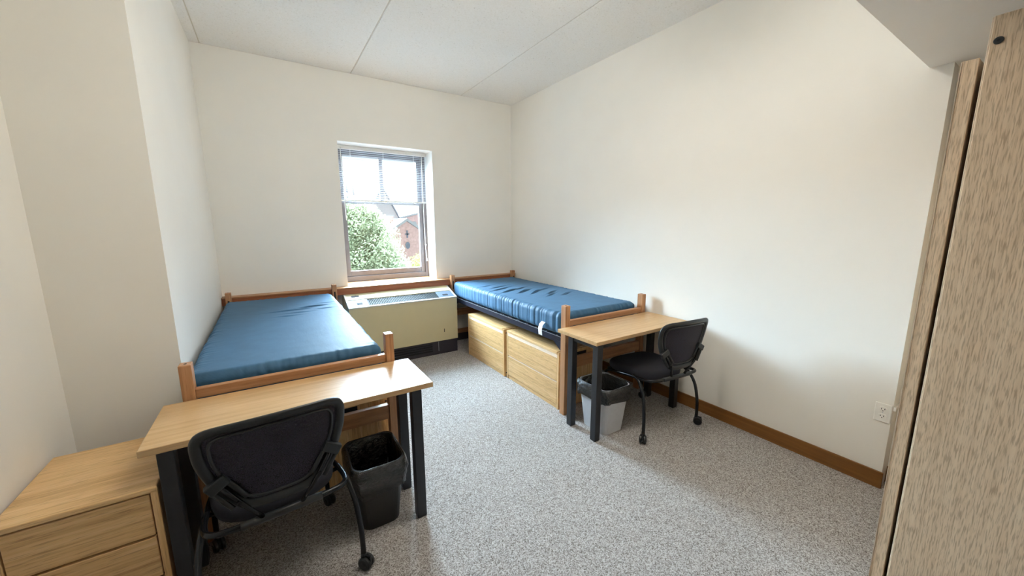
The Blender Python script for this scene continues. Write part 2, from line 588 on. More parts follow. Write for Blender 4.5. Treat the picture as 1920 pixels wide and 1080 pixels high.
for x in (-hw + 0.15, 0.0, hw - 0.15):
    l = MB()
    l.box(x - 0.001, x + 0.001, -0.0145, -0.0135, bot, -0.04)
    l.box(x - 0.001, x + 0.001, 0.0135, 0.0145, bot, -0.04)
    l.build('ladder_cord', 'white_plastic', blind)
    box('rail_clip', 'white_plastic', x - 0.012, x + 0.012, -0.016, 0.014, bot - 0.013, bot + 0.008, blind, 0.002)
MB().tube([(-hw + 0.045, -0.026, -0.03), (-hw + 0.052, -0.03, bot + 0.0), (-hw + 0.055, -0.03, 1.60 - BZ)], 0.0042, 6).build('tilt_wand', 'white_plastic', blind, smooth=True)
cord = MB().tube(catmull([(hw - 0.055, -0.026, -0.03), (hw - 0.058, -0.032, bot), (hw - 0.052, -0.032, 1.35 - BZ), (hw - 0.05, -0.03, 1.26 - BZ), (hw - 0.040, -0.03, 1.18 - BZ), (hw - 0.038, -0.03, 1.10 - BZ)], 6), 0.0032, 6).build('lift_cord', 'white_plastic', blind, smooth=True)
MB().tube([(hw - 0.046, -0.03, 1.30 - BZ), (hw - 0.048, -0.03, 1.27 - BZ)], [0.010, 0.006], 8).build('cord_stop', 'white_plastic', cord, smooth=True)
MB().tube([(hw - 0.038, -0.03, 1.125 - BZ), (hw - 0.036, -0.03, 1.08 - BZ)], [0.005, 0.010], 8).build('tassel', 'white_plastic', cord, smooth=True)

# ------------------------------------------------------------------ heating unit
UX0, UX1, UY = 0.625, 1.852, 4.112
hu = thing('heating_unit', ((UX0 + UX1) / 2, UY, 0), 'beige under-window heating and cooling cabinet between the beds', 'heater')
ox = (UX0 + UX1) / 2
hwid = (UX1 - UX0) / 2
yb = YF - 0.021 - UY                                   # back, local y
ys = 4.400 - UY
zf, zb = 0.688, 0.776                                 # front / back of the sloped top
body = MB()
prof = [(0, 0.165), (yb, 0.165), (yb, zb), (ys, zb), (0, zf - 0.012)]
body.loft([[(x, y, z) for y, z in prof] for x in (-hwid, hwid)])
body.build('cabinet', 'unit_beige', hu, 0.004)


def slope(x0, x1, t0, t1, h0, h1):
    """a slab lying on the sloped top; t runs 0 front .. 1 back"""
    def p(x, t, h):
        return (x, t * ys, zf - 0.012 + (zb - zf + 0.012) * t + h)
    return MB().hexa([p(x0, t0, h0), p(x1, t0, h0), p(x1, t1, h0), p(x0, t1, h0), p(x0, t0, h1), p(x1, t0, h1), p(x1, t1, h1), p(x0, t1, h1)])


slope(-hwid, hwid, -0.02, 0.055, 0, 0.014).build('front_trim', 'unit_trim', hu, 0.003)
slope(-hwid, -hwid + 0.02, 0.055, 1.0, 0, 0.014).build('end_trim', 'unit_trim', hu, 0.003)
slope(hwid - 0.02, hwid, 0.055, 1.0, 0, 0.014).build('end_trim', 'unit_trim', hu, 0.003)
slope(-hwid + 0.02, hwid - 0.02, 0.56, 1.0, 0, 0.014).build('back_cover', 'unit_beige', hu, 0.002)
l = slope(-hwid + 0.02, -hwid + 0.215, 0.06, 0.555, 0, 0.010).build('access_lid', 'unit_grey', hu, 0.002)
slope(-hwid + 0.10, -hwid + 0.155, 0.20, 0.32, 0.010, 0.0125).build('latch', 'dark_hole', l)
l = slope(hwid - 0.215, hwid - 0.02, 0.06, 0.555, 0, 0.010).build('access_lid', 'unit_grey', hu, 0.002)
slope(hwid - 0.155, hwid - 0.09, 0.20, 0.30, 0.010, 0.0125).build('latch', 'dark_hole', l)
slope(-hwid + 0.07, -hwid + 0.15, 0.72, 0.84, 0.014, 0.0155).build('latch_slot', 'dark_hole', hu)
slope(-hwid + 0.218, hwid - 0.218, 0.06, 0.555, -0.004, 0.001).build('grille_pan', 'dark_hole', hu)  # black colour stands in for the shade inside the deep grille
g = MB()
nb = 44
for i in range(nb):
    x = -hwid + 0.222 + (2 * hwid - 0.444) * i / (nb - 1)
    q = slope(x - 0.003, x + 0.003, 0.06, 0.555, 0.001, 0.008)
    b = len(g.v)
    g.v += q.v
    g.f += [tuple(b + k for k in f) for f in q.f]
gr = g.build('grille', 'unit_grille', hu)
gr['kind'] = 'stuff'
box('kick_plate', 'unit_kick', -hwid + 0.004, hwid - 0.004, 0.012, yb, 0.0, 0.165, hu, 0.002)
for i in range(4):
    z = 0.045 + i * 0.028
    box('louver', 'dark_hole', -hwid + 0.05, hwid - 0.33, 0.004, 0.012, z, z + 0.016, hu, 0.001)
box('kick_joint', 'steel_light', hwid - 0.252, hwid - 0.249, 0.009, 0.012, 0.04, 0.155, hu)
box('panel_keyhole', 'dark_hole', hwid - 0.18, hwid - 0.172, -0.002, 0.001, 0.27, 0.31, hu)
box('trim_joint', 'dark_hole', -hwid + 0.214, -hwid + 0.217, -0.004, 0.012, zf - 0.012, zf + 0.0035, hu)


# ------------------------------------------------------------------ beds
PW, PD, PH = 0.047, 0.058, 0.915
BL, BW = 2.25, 0.962                                  # outside length and width


def make_bed(name, label):
    """origin: floor, near end centre; the bed runs along +y"""
    t = thing(name, (0, 0, 0), label, 'bed')
    h = BW / 2
    for sy in (0, 1):
        for sx in (-1, 1):
            xa, xb = (h - PW, h) if sx > 0 else (-h, -h + PW)
            ya, yb_ = (0, PD) if sy == 0 else (BL - PD, BL)
            pp = box('post', 'bed_z', xa, xb, ya, yb_, 0, PH, t, 0.004)
            cx, cy = (xa + xb) / 2, (ya + yb_) / 2
            MB().disc((cx, cy, PH), 'z', 0.006, 0.002, 10).build('bolt_hole', 'dark_hole', pp)
            # keyhole slot on the inner face of the post
            yi = yb_ + 0.0006 if sy == 0 else ya - 0.0006
            MB().box(cx - 0.007, cx + 0.007, yi - 0.0012, yi + 0.0012, 0.74, 0.84).build('slot', 'dark_hole', pp)
    for sy in (0, 1):
        y = 0.010 if sy == 0 else BL - 0.045
        box('end_rail', 'bed_x', -h + PW, h - PW, y, y + 0.035, 0.745, 0.792, t, 0.003)
        box('low_rail', 'bed_x', -h + PW, h - PW, y, y + 0.035, 0.385, 0.475, t, 0.003)
    for sx in (-1, 1):
        xa = sx * (h - 0.030)
        rail = MB()
        rail.box(min(xa, xa - sx * 0.004), max(xa, xa - sx * 0.004), PD, BL - PD, 0.585, 0.640)
        rail.box(min(xa, xa - sx * 0.04), max(xa, xa - sx * 0.04), PD, BL - PD, 0.636, 0.640)
        ro = rail.build('side_rail', 'steel_rail', t, 0.001)
        box('rail_edge', 'steel_light', min(xa, xa + sx * 0.003), max(xa, xa + sx * 0.003), PD, BL - PD, 0.637, 0.642, ro)
        for k in range(15):
            y = PD + 0.08 + k * (BL - 2 * PD - 0.16) / 14
            box('spring_clip', 'steel_light', xa - 0.004, xa + 0.004, y - 0.005, y + 0.005, 0.640, 0.648, ro)
    for sy in (0, 1):
        for sx in (-1, 1):
            y = PD if sy == 0 else BL - PD
            d_ = 0.12 if sy == 0 else -0.12
            x = sx * (h - 0.030)
            b = MB()
            b.loft([[(x + q, y, 0.50), (x + q, y, 0.60), (x + q, y + d_, 0.60), (x + q, y + d_, 0.585)] for q in (-0.002, 0.002)])
            b.build('rail_bracket', 'steel_rail', t)
    deck = MB()
    for k in range(14):
        y = PD + 0.08 + k * (BL - 2 * PD - 0.16) / 13
        deck.box(-h + 0.032, h - 0.032, y - 0.003, y + 0.003, 0.640, 0.645)
    for k in range(7):
        x = -h + 0.12 + k * (BW - 0.24) / 6
        deck.box(x - 0.003, x + 0.003, PD + 0.02, BL - PD - 0.02, 0.6455, 0.6495)
    q = deck.build('spring_deck', 'steel_light', t)
    q['kind'] = 'stuff'
    return t


BEDY = 2.158
bedA = make_bed('dorm_bed', 'low oak bed frame against the left wall behind the nearer desk')
bedA.location = (0.079, BEDY, 0)
bedB = copy_tree(bedA)
bedB.location = (2.372, BEDY, 0)
bedB['label'] = 'low oak bed frame in the right corner above two drawer chests'


def make_mattress(name, L, W, H, wr, seed, label):
    t = thing(name, (0, 0, 0), label, 'mattress')
    m = MB()
    hw_, rad = W / 2, 0.045
    # cross-section
    sec = []
    def arc(cx, cz, a0, a1, n):
        for k in range(n + 1):
            a = R(a0 + (a1 - a0) * k / n)
            sec.append((cx + rad * math.cos(a), cz + rad * math.sin(a)))
    def line(p, q, n):
        for k in range(1, n):
            sec.append((p[0] + (q[0] - p[0]) * k / n, p[1] + (q[1] - p[1]) * k / n))
    arc(hw_ - rad, rad, -90, 0, 5)
    line((hw_, rad), (hw_, H - rad), 7)
    arc(hw_ - rad, H - rad, 0, 90, 7)
    line((hw_ - rad, H), (-hw_ + rad, H), 78)
    arc(-hw_ + rad, H - rad, 90, 180, 7)
    line((-hw_, H - rad), (-hw_, rad), 7)
    arc(-hw_ + rad, rad, 180, 270, 5)
    line((-hw_ + rad, 0), (hw_ - rad, 0), 12)
    ns = 250
    rings = []
    stations = [(0.0, 1 - rad * 1.0)]
    ysn = []
    for k in range(9):
        a = R(90 * k / 8)
        ysn.append((rad * (1 - math.cos(a)), rad * (1 - math.sin(a))))
    full = list(ysn)
    for k in range(1, ns):
        full.append((rad + (L - 2 * rad) * k / ns, 0.0))
    full += [(L - y, ins) for y, ins in reversed(ysn)]
    for y, ins in full:
        ring = []
        for x, z in sec:
            fx = (hw_ - ins) / hw_
            zz = H / 2 + (z - H / 2) * (H / 2 - ins) / (H / 2)
            xx = x * fx
            top_ = max(0.0, min(1.0, (z - H * 0.5) / (H * 0.4)))
            ex = hw_ - abs(xx)
            ey = min(y, L - y)
            # gentle crown and sag
            dz = 0.006 * math.sin(math.pi * y / L) * math.cos(math.pi * xx / W) * top_
            # puckered cover: gathers across each edge seam
            gx = math.exp(-(ex / 0.06) ** 2)
            gy = math.exp(-(ey / 0.05) ** 2)
            pk = noise.noise(Vector((xx * 3, y * 42, seed))) * 0.6 + noise.noise(Vector((xx * 2, y * 90, seed + 5))) * 0.4
            pk2 = noise.noise(Vector((xx * 42, y * 3, seed + 9)))
            out = 0.010 * pk * gx + 0.010 * pk2 * gy * (1 if ex > 0.02 else 0.3)
            wob = noise.noise(Vector((xx * 2.1, y * 1.7, seed + 3))) * 0.004 * top_
            if ex > 0.03 and ey > 0.03 and z > H * 0.8:
                for (wx, wy, lx, wd, dp, sl) in wr:
                    u = (y - wy) - sl * (xx - wx)
                    e = math.exp(-((xx - wx) / lx) ** 2)
                    dz -= dp * e * (math.exp(-(u / wd) ** 2) - 0.55 * math.exp(-((u - 2.0 * wd) / (1.4 * wd)) ** 2))
            dz += wob
            sx = (1 if xx > 0 else -1) if ex < 0.05 else 0
            sy = (-1 if y < L / 2 else 1) if ey < 0.05 else 0
            ring.append((xx + sx * out, y + sy * out * 0.7, zz + dz + (out * 0.8 * top_)))
        rings.append(ring)
    m.loft(rings)
    m.build('cover', 'vinyl', t, smooth=True)
    return t


WR_A = [(0.05, 1.34, 0.14, 0.010, 0.010, 0.10), (0.22, 1.43, 0.10, 0.012, 0.016, 0.20), (0.10, 1.22, 0.10, 0.012, 0.006, 0.08),
        (0.02, 1.12, 0.08, 0.014, 0.006, 0.05), (0.30, 1.30, 0.07, 0.012, 0.007, 0.15), (0.34, 1.55, 0.08, 0.012, 0.006, 0.1)]
WR_B = [(-0.10, 1.02, 0.10, 0.011, 0.026, 0.55), (-0.02, 0.92, 0.09, 0.011, 0.022, 0.7), (-0.20, 1.14, 0.12, 0.014, 0.018, 0.45),
        (0.10, 0.80, 0.10, 0.014, 0.014, 0.6), (-0.24, 1.28, 0.14, 0.014, 0.010, 0.4), (-0.18, 1.42, 0.14, 0.014, 0.008, 0.35),
        (0.14, 1.00, 0.10, 0.014, 0.010, 0.5), (0.18, 0.66, 0.09, 0.014, 0.010, 0.5), (-0.28, 1.55, 0.12, 0.014, 0.006, 0.3),
        (-0.06, 1.18, 0.12, 0.012, 0.012, 0.5), (0.02, 0.70, 0.1, 0.014, 0.008, 0.55)]
ML, MW, MH, MZ = 2.108, 0.905, 0.185, 0.650
matA = make_mattress('mattress', ML, MW, MH, WR_A, 1.0, 'navy blue vinyl mattress on the left bed behind the nearer desk')
matA.location = (0.052, BEDY + 0.072, MZ)
matB = make_mattress('mattress', ML, MW, MH, WR_B, 7.3, 'creased teal-navy vinyl mattress with a white tag, on the right bed')
matB.location = (2.362, BEDY + 0.072, MZ)
tgm = MB()
prof = [(-MW / 2 - 0.004, 0.075), (-MW / 2 - 0.030, 0.055), (-MW / 2 - 0.040, 0.015), (-MW / 2 - 0.034, -0.035)]
tgm.loft([[(x, y + 0.02 * (0.1 - z), z) for x, z in prof] + [(x - 0.0015, y + 0.02 * (0.1 - z), z) for x, z in reversed(prof)] for y in (0.205, 0.255)])
tgm.build('care_tag', 'tag_white', matB)


# ------------------------------------------------------------------ drawer chests under the beds
CW, CDp, CH = 0.815, 0.50, 0.505


def make_chest(name, label):
    """origin: floor, front centre; front faces -x, width along y, depth along +x"""
    t = thing(name, (0, 0, 0), label, 'chest', 'two-drawer chests under the beds')
    h = CW / 2
    box('side_panel', 'oak_z', 0, CDp, -h, -h + 0.022, 0, CH - 0.004, t, 0.002)
    box('side_panel', 'oak_z', 0, CDp, h - 0.022, h, 0, CH - 0.004, t, 0.002)
    box('top_panel', 'oak_y', -0.003, CDp, -h + 0.022, h - 0.022, CH - 0.024, CH, t, 0.003)
    box('back_panel', 'oak_y', CDp - 0.012, CDp - 0.001, -h + 0.022, h - 0.022, 0.02, CH - 0.024, t)
    box('plinth', 'oak_y', 0.006, 0.024, -h + 0.022, h - 0.022, 0, 0.036, t, 0.002)
    box('top_rail', 'edge_light', 0.0, 0.02, -h + 0.022, h - 0.022, CH - 0.050, CH - 0.0245, t, 0.002)
    for z0_, z1_ in ((0.040, 0.236), (0.247, CH - 0.054)):
        f = box('drawer', 'oak_y', 0.001, 0.022, -h + 0.025, h - 0.025, z0_, z1_, t, 0.002)
        box('drawer_box', 'dark_hole', 0.022, CDp - 0.03, -h + 0.035, h - 0.035, z0_ + 0.01, z1_ - 0.015, f)
        box('edge_band', 'edge_light', -0.001, 0.021, -h + 0.025, h - 0.025, z1_, z1_ + 0.004, f, 0.001)
    for sy in (-1, 1):
        for (x, z) in ((0.028, CH - 0.045), (0.028, 0.035), (CDp - 0.03, CH - 0.045), (CDp - 0.03, 0.035)):
            MB().disc((x, sy * (h + 0.0003), z), 'y', 0.0065, 0.0022, 12).build('bolt', 'black_plastic', t)
        MB().box(CDp * 0.5 - 0.055, CDp * 0.5 + 0.055, sy * h - 0.001, sy * h + 0.001, CH - 0.058, CH - 0.032).build('grip_slot', 'dark_hole', t)
    return t


chest = make_chest('drawer_chest', 'oak two-drawer chest under the right bed, nearest the desk')
chest.location = (1.915, 2.668, 0)
c2 = copy_tree(chest)
c2.location = (1.905, 3.520, 0)
c2['label'] = 'oak two-drawer chest under the right bed, beside the heating cabinet'
c3 = copy_tree(chest)
c3.location = (0.545, 2.668, 0)
c3.rotation_euler = (0, 0, math.pi)
c3['label'] = 'oak drawer chest under the left bed, seen below the desk'

# ------------------------------------------------------------------ desks
DZ = 0.749


def make_desk(name, label, w_, lx0, lx1):
    """origin: floor, centre of the top; legs' outer faces at lx0, lx1"""
    t = thing(name, (0, 0, 0), label, 'desk', 'black-legged desks at the bed ends')
    D = 0.415
    box('desk_top', 'desk_x', -w_ / 2, w_ / 2, -D / 2, D / 2, DZ - 0.027, DZ, t, 0.003)
    for x in (lx0, lx1 - 0.050):
        for y in (-D / 2 + 0.006, D / 2 - 0.152):
            lg = box('leg', 'black_metal', x, x + 0.050, y, y + 0.050, 0.004, DZ - 0.0275, t, 0.003)
            box('foot', 'black_plastic', x + 0.004, x + 0.046, y + 0.004, y + 0.046, 0, 0.004, lg)
        box('apron', 'black_metal', x + 0.008, x + 0.042, -D / 2 + 0.056, D / 2 - 0.152, DZ - 0.062, DZ - 0.0275, t, 0.002)
    box('apron', 'black_metal', lx0 + 0.05, lx1 - 0.05, D / 2 - 0.145, D / 2 - 0.11, DZ - 0.062, DZ - 0.0275, t, 0.002)
    return t


deskA = make_desk('desk', 'oak-topped desk with black legs at the left bed, nearest the viewer', 1.105, -0.506, 0.492)
deskA.location = (0.085, 1.945, 0)
deskB = make_desk('desk', 'oak-topped desk with black legs at the foot of the right bed', 1.070, -0.515, 0.458)
deskB.location = (2.340, 1.945, 0)


# ------------------------------------------------------------------ chairs
def make_chair(name, label):
    """origin: floor, centre of the four casters; sitter faces +y"""
    t = thing(name, (0, 0, 0), label, 'chair', 'black mesh-back nesting chairs')

    def by(x, z):                                      # surface of the backrest
        u = max(0.0, (z - 0.55) / 0.34)
        return -0.286 - 0.022 * u - 0.030 * u ** 3 - 0.030 * (1 - (x / 0.23) ** 2)
    half = [(0.0, 0.540), (0.085, 0.544), (0.130, 0.572), (0.182, 0.650), (0.214, 0.735), (0.222, 0.800), (0.217, 0.842), (0.188, 0.865), (0.10, 0.872), (0.0, 0.874)]
    loop = half + [(-x, z) for x, z in reversed(half[1:-1])]
    path = catmull([(x, by(x, z), z) for x, z in loop], 8, True)
    MB().tube(path, 0.0185, 10, True, 0.62).build('back_frame', 'black_plastic', t, smooth=True)
    inner = [Vector((q.x * 0.855, by(q.x * 0.855, 0.715 + (q.z - 0.715) * 0.84) - 0.002, 0.715 + (q.z - 0.715) * 0.84)) for q in path]
    MB().tube(inner, 0.006, 8, True).build('mesh_border', 'black_plastic', t, smooth=True)
    # stretched mesh filling the frame
    g = MB()
    right = [q for q in path if q.x >= -1e-6]
    right.sort(key=lambda q: q.z)
    def wid(z):
        best = 0
        for a, b in zip(path, path[1:] + path[:1]):
            if (a.z - z) * (b.z - z) <= 0 and abs(a.z - b.z) > 1e-9:
                k = (z - a.z) / (b.z - a.z)
                best = max(best, a.x + (b.x - a.x) * k)
        return best
    nz, nx = 24, 20
    rows = []
    for i in range(nz + 1):
        z = 0.545 + (0.866 - 0.545) * i / nz
        w_ = max(0.02, wid(z) - 0.006)
        rows.append([(-w_ + 2 * w_ * j / nx, by(-w_ + 2 * w_ * j / nx, z), z) for j in range(nx + 1)])
    g.loft(rows, False, False, False)
    g.build('mesh_back', 'chair_mesh', t, smooth=True, solid=0.003)
    # struts that carry the back
    for s in (-1, 1):
        a = Vector((s * 0.183, by(0.183, 0.665) - 0.016, 0.668))
        m_ = Vector((s * 0.118, by(0.118, 0.572) - 0.020, 0.566))
        e = Vector((s * 0.062, -0.292, 0.457))
        MB().tube([a, a.lerp(m_, 0.5), m_, m_.lerp(e, 0.5), e], 0.0085, 8).build('strut', 'black_tube', t, smooth=True)
        dirv = (m_ - a).normalized()
        side = Vector((dirv.z, 0, -dirv.x)) * s
        for off, nm in ((0.026, 'strut_channel'), (-0.026, 'strut_channel')):
            p0 = a + dirv * 0.012 + side * off
            p1 = m_ + side * off - dirv * 0.012
            MB().tube([p0, p0.lerp(p1, 0.5), p1], 0.009, 8, False, 0.7).build(nm, 'black_plastic', t, smooth=True)
        cb = MB()
        y0 = a.y
        u = dirv * 0.020
        v_ = side * 0.034
        c = a + dirv * 0.004
        cb.hexa([c - u - v_ + Vector((0, -0.012, 0)), c + u - v_ + Vector((0, -0.012, 0)), c + u - v_ + Vector((0, 0.016, 0)), c - u - v_ + Vector((0, 0.016, 0)),
                 c - u + v_ + Vector((0, -0.012, 0)), c + u + v_ + Vector((0, -0.012, 0)), c + u + v_ + Vector((0, 0.016, 0)), c - u + v_ + Vector((0, 0.016, 0))])
        cb.build('connector', 'black_plastic', t, 0.005)
        k = a.lerp(m_, 0.86)
        MB().disc((k.x, k.y - 0.010, k.z), 'y', 0.008, 0.006, 12, 0.001).build('pivot_screw', 'black_tube', t, smooth=False)
    # seat cushion
    rings = []
    def sup(a, b, n=3.4, cnt=48, dy=0.0):
        out = []
        for k in range(cnt):
            th = 2 * math.pi * k / cnt
            c_, s_ = math.cos(th), math.sin(th)
            x = math.copysign(abs(c_) ** (2 / n), c_) * a
            y = math.copysign(abs(s_) ** (2 / n), s_) * b
            x *= 1 + 0.06 * (y / b)
            out.append((x, y + dy))
        return out
    for z, sc in ((0.400, 0.86), (0.402, 0.93), (0.414, 0.985), (0.436, 1.0), (0.456, 0.985), (0.468, 0.945), (0.475, 0.86), (0.477, 0.6), (0.475, 0.25)):
        rings.append([(x, y, z - 0.018 * max(0, (y - 0.12) / 0.14) ** 2) for x, y in sup(0.232 * sc, 0.232 * sc, dy=0.015)])
    MB().loft(rings).build('seat', 'seat_fabric', t, smooth=True)
    box('seat_pan', 'black_plastic', -0.17, 0.17, -0.15, 0.17, 0.388, 0.402, t, 0.004)
    # tube loop round the back of the seat
    lp = catmull([(-0.205, 0.20, 0.385), (-0.222, 0.10, 0.395), (-0.236, -0.06, 0.425), (-0.243, -0.20, 0.443), (-0.225, -0.262, 0.450), (-0.16, -0.286, 0.453), (0, -0.292, 0.455),
                  (0.16, -0.286, 0.453), (0.225, -0.262, 0.450), (0.243, -0.20, 0.443), (0.236, -0.06, 0.425), (0.222, 0.10, 0.395), (0.205, 0.20, 0.385)], 8)
    MB().tube(lp, 0.0115, 10).build('tube_frame', 'black_tube', t, smooth=True)
    MB().tube([(-0.135, -0.290, 0.454), (0.0, -0.294, 0.455), (0.135, -0.290, 0.454)], 0.0155, 10).build('tube_sleeve', 'black_plastic', t, smooth=True)
    for z_ in (0.20, -0.10):
        MB().tube([(-0.215 if z_ > 0 else -0.232, z_, 0.388 if z_ > 0 else 0.425), (0, z_, 0.384), (0.215 if z_ > 0 else 0.232, z_, 0.388 if z_ > 0 else 0.425)], 0.009, 8).build('cross_tube', 'black_tube', t, smooth=True)
    for sx in (-1, 1):
        for rear in (1, 0):
            if rear:
                p = [(sx * 0.236, -0.10, 0.440), (sx * 0.252, -0.175, 0.420), (sx * 0.270, -0.235, 0.335), (sx * 0.280, -0.262, 0.210), (sx * 0.282, -0.267, 0.120), (sx * 0.282, -0.267, 0.055)]
                cx, cy = sx * 0.282, -0.267
            else:
                p = [(sx * 0.218, 0.13, 0.392), (sx * 0.226, 0.20, 0.370), (sx * 0.236, 0.248, 0.290), (sx * 0.243, 0.262, 0.180), (sx * 0.245, 0.265, 0.055)]
                cx, cy = sx * 0.245, 0.265
            lg = MB().tube(catmull(p, 6), 0.0115, 10).build('leg', 'black_tube', t, smooth=True)
            cs = MB()
            ang = R(35 if sx > 0 else -50) if rear else R(15)
            base = len(cs.v)
            cs.disc((-0.0135, -0.012, 0.031), 'x', 0.031, 0.019, 22, 0.005)
            cs.disc((0.0135, -0.012, 0.031), 'x', 0.031, 0.019, 22, 0.005)
            cs.disc((0, -0.012, 0.031), 'x', 0.011, 0.050, 12)
            cs.box(-0.0035, 0.0035, -0.038, 0.010, 0.022, 0.066)
            cs.disc((0, 0, 0.066), 'z', 0.0125, 0.020, 14)
            ca, sa = math.cos(ang), math.sin(ang)
            cs.v = [(cx + x * ca - y * sa, cy + x * sa + y * ca, z) for x, y, z in cs.v]
            cs.build('caster', 'black_plastic', lg, smooth=False)
    return t


chairA = make_chair('office_chair', 'black mesh-back chair tucked under the nearer left desk, back to the viewer')
chairA.location = (-0.076, 1.847, 0)
chairA.rotation_euler = (0, 0, R(5))
chairB = copy_tree(chairA)
chairB['label'] = 'black mesh-back chair at the right desk by the long wall'
chairB.location = (2.425, 1.795, 0)
chairB.rotation_euler = (0, 0, R(-6))


# ------------------------------------------------------------------ wastebaskets
def rrect(a, b, r, n=6):
    out = []
    for (cx, cy, a0) in ((a - r, b - r, 0), (-a + r, b - r, 90), (-a + r, -b + r, 180), (a - r, -b + r, 270)):
        for k in range(n + 1):
            t_ = R(a0 + 90 * k / n)
            out.append((cx + r * math.cos(t_), cy + r * math.sin(t_)))
    return out


def make_bin(name, mat, label, a0, b0, a1, b1, H, drape, seed):
    t = thing(name, (0, 0, 0), label, 'wastebasket', 'wastebaskets beside the desks')
    def ring(f, z, off=0.0):
        a = a0 + (a1 - a0) * f + off
        b = b0 + (b1 - b0) * f + off
        return [(x, y, z) for x, y in rrect(a, b, 0.05 + 0.01 * f)]
    rs = [ring(0, 0.004, -0.006), ring(0.0, 0.0), ring(0.05, 0.02)] + [ring(k / 6, H * k / 6) for k in range(1, 7)]
    rs += [ring(1.0, H, -0.006), ring(0.9, H * 0.9, -0.006), ring(0.03, 0.012, -0.008)]
    MB().loft(rs, True, True).build('bin', mat, t, smooth=False)
    box('rim_bead', mat, -a1 - 0.004, -a1 + 0.001, -0.05, 0.05, H - 0.06, H - 0.045, t, 0.002)
    # plastic liner: down the inside, over the rim, hanging outside in folds
    base = rrect(1, 1, 0.25, 14)
    n = len(base)
    prof = [('in', 0.05, 0.010), ('in', 0.25, 0.010), ('in', 0.5, 0.010), ('in', 0.7, 0.010), ('in', 0.85, 0.010), ('in', 0.96, 0.010), ('top', 1.0, -0.003), ('out', 0.99, 0.007), ('out', 0.94, 0.010)]
    for k in range(1, 8):
        prof.append(('out', 0.94 - drape * k / 7, 0.010))
    rings = []
    for pi, (kind, f, off) in enumerate(prof):
        rg = []
        for k, (ux, uy) in enumerate(rrect(1, 1, 0.34, 18)):
            a = a0 + (a1 - a0) * f
            b = b0 + (b1 - b0) * f
            nz = noise.noise(Vector((ux * 2.2 + seed, uy * 2.2, f * 9)))
            nz2 = noise.noise(Vector((ux * 5 + seed, uy * 5, f * 11))) + 0.5 * abs(noise.noise(Vector((ux * 11 + seed, uy * 11, f * 24))))
            if kind == 'in':
                a_, b_ = a - off, b - off
                amp = -abs(0.018 * nz + 0.012 * nz2)
                zz = H * f
            elif kind == 'top':
                a_, b_ = a - 0.002, b - 0.002
                amp = 0.0
                zz = H + 0.006 + 0.006 * nz2
            else:
                hang = (0.99 - f) / max(drape, 0.01)
                a_, b_ = a + off, b + off
                amp = abs(0.022 * nz + 0.018 * nz2) * min(1, hang * 1.5 + 0.25) + 0.004 * math.sin(min(1, hang) * math.pi)
                zz = H * f - 0.060 * noise.noise(Vector((ux * 1.7 + seed, uy * 1.7, 0))) * hang
            d_ = math.hypot(ux, uy)
            rg.append((ux * a_ + ux / d_ * amp, uy * b_ + uy / d_ * amp, zz))
        rings.append(rg)
    MB().loft(rings, True, False).build('bin_liner', 'liner', t, smooth=True, subsurf=1)
    return t


binA = make_bin('wastebasket', 'bin_black', 'black wastebasket with a black liner beside the nearer chair', 0.095, 0.120, 0.128, 0.156, 0.362, 0.36, 2.0)
binA.location = (0.362, 1.925, 0)
binB = make_bin('wastebasket', 'grey_plastic', 'pale grey wastebasket with a black liner under the right desk', 0.105, 0.122, 0.138, 0.158, 0.365, 0.30, 11.0)
binB.location = (2.050, 1.885, 0)

# ------------------------------------------------------------------ drawer pedestal beside the near desk
PX0, PX1, PY0, PY1, PZ = XN + 0.014, -0.432, 1.742, 2.205, 0.600
ped = thing('drawer_pedestal', ((PX0 + PX1) / 2, PY0, 0), 'oak drawer pedestal in the near left corner below the desk end', 'pedestal')
h = (PX1 - PX0) / 2
pd = PY1 - PY0
box('side_panel', 'oak_z', -h, -h + 0.020, 0, pd, 0, PZ - 0.020, ped, 0.002)
box('side_panel', 'oak_z', h - 0.020, h, 0, pd, 0, PZ - 0.020, ped, 0.002)
box('top_panel', 'oak_x', -h, h, -0.006, pd, PZ - 0.020, PZ, ped, 0.004)
box('back_panel', 'oak_z', -h + 0.02, h - 0.02, pd - 0.012, pd, 0.02, PZ - 0.02, ped)
box('plinth', 'oak_x', -h + 0.020, h - 0.020, 0.010, 0.028, 0, 0.045, ped, 0.002)
zt = PZ - 0.028
for k in range(3):
    dh = (zt - 0.05) / 3
    z1_ = zt - k * dh
    f = box('drawer', 'oak_x', -h + 0.024, h - 0.024, 0.002, 0.022, z1_ - dh + 0.009, z1_, ped, 0.0025)
    box('drawer_box', 'dark_hole', -h + 0.03, h - 0.03, 0.022, pd - 0.02, z1_ - dh + 0.02, z1_ - 0.02, f)

# ------------------------------------------------------------------ wardrobe at the near right
WAX, WAY, WAZ = 1.722, 0.233, 2.100
wr = thing('wardrobe', (WAX, WAY, 0), 'tall grey-brown oak wardrobe cropped at the right edge', 'wardrobe')
Ww, Wd = XR + 0.09 - WAX, 0.60
box('side_panel', 'ward_z', 0, 0.022, -Wd, 0, 0.0, WAZ, wr, 0.0025)
box('edge_band', 'edge_light', 0.0012, 0.0208, -0.0005, 0.0025, 0.002, WAZ - 0.002, wr, 0.001)  # band's pale tone paints in the window light this edge catches
box('side_panel', 'ward_z', Ww - 0.022, Ww, -Wd, 0, 0.0, WAZ, wr, 0.0025)
box('top_panel', 'ward_z', 0.022, Ww - 0.022, -Wd + 0.01, -0.02, WAZ - 0.09, WAZ - 0.065, wr, 0.002)
box('bottom_panel', 'ward_z', 0.022, Ww - 0.022, -Wd + 0.01, -0.02, 0.06, 0.085, wr, 0.002)
box('back_panel', 'ward_z', 0.022, Ww - 0.022, -Wd, -Wd + 0.012, 0.0, WAZ - 0.02, wr)
dz1 = 2.003
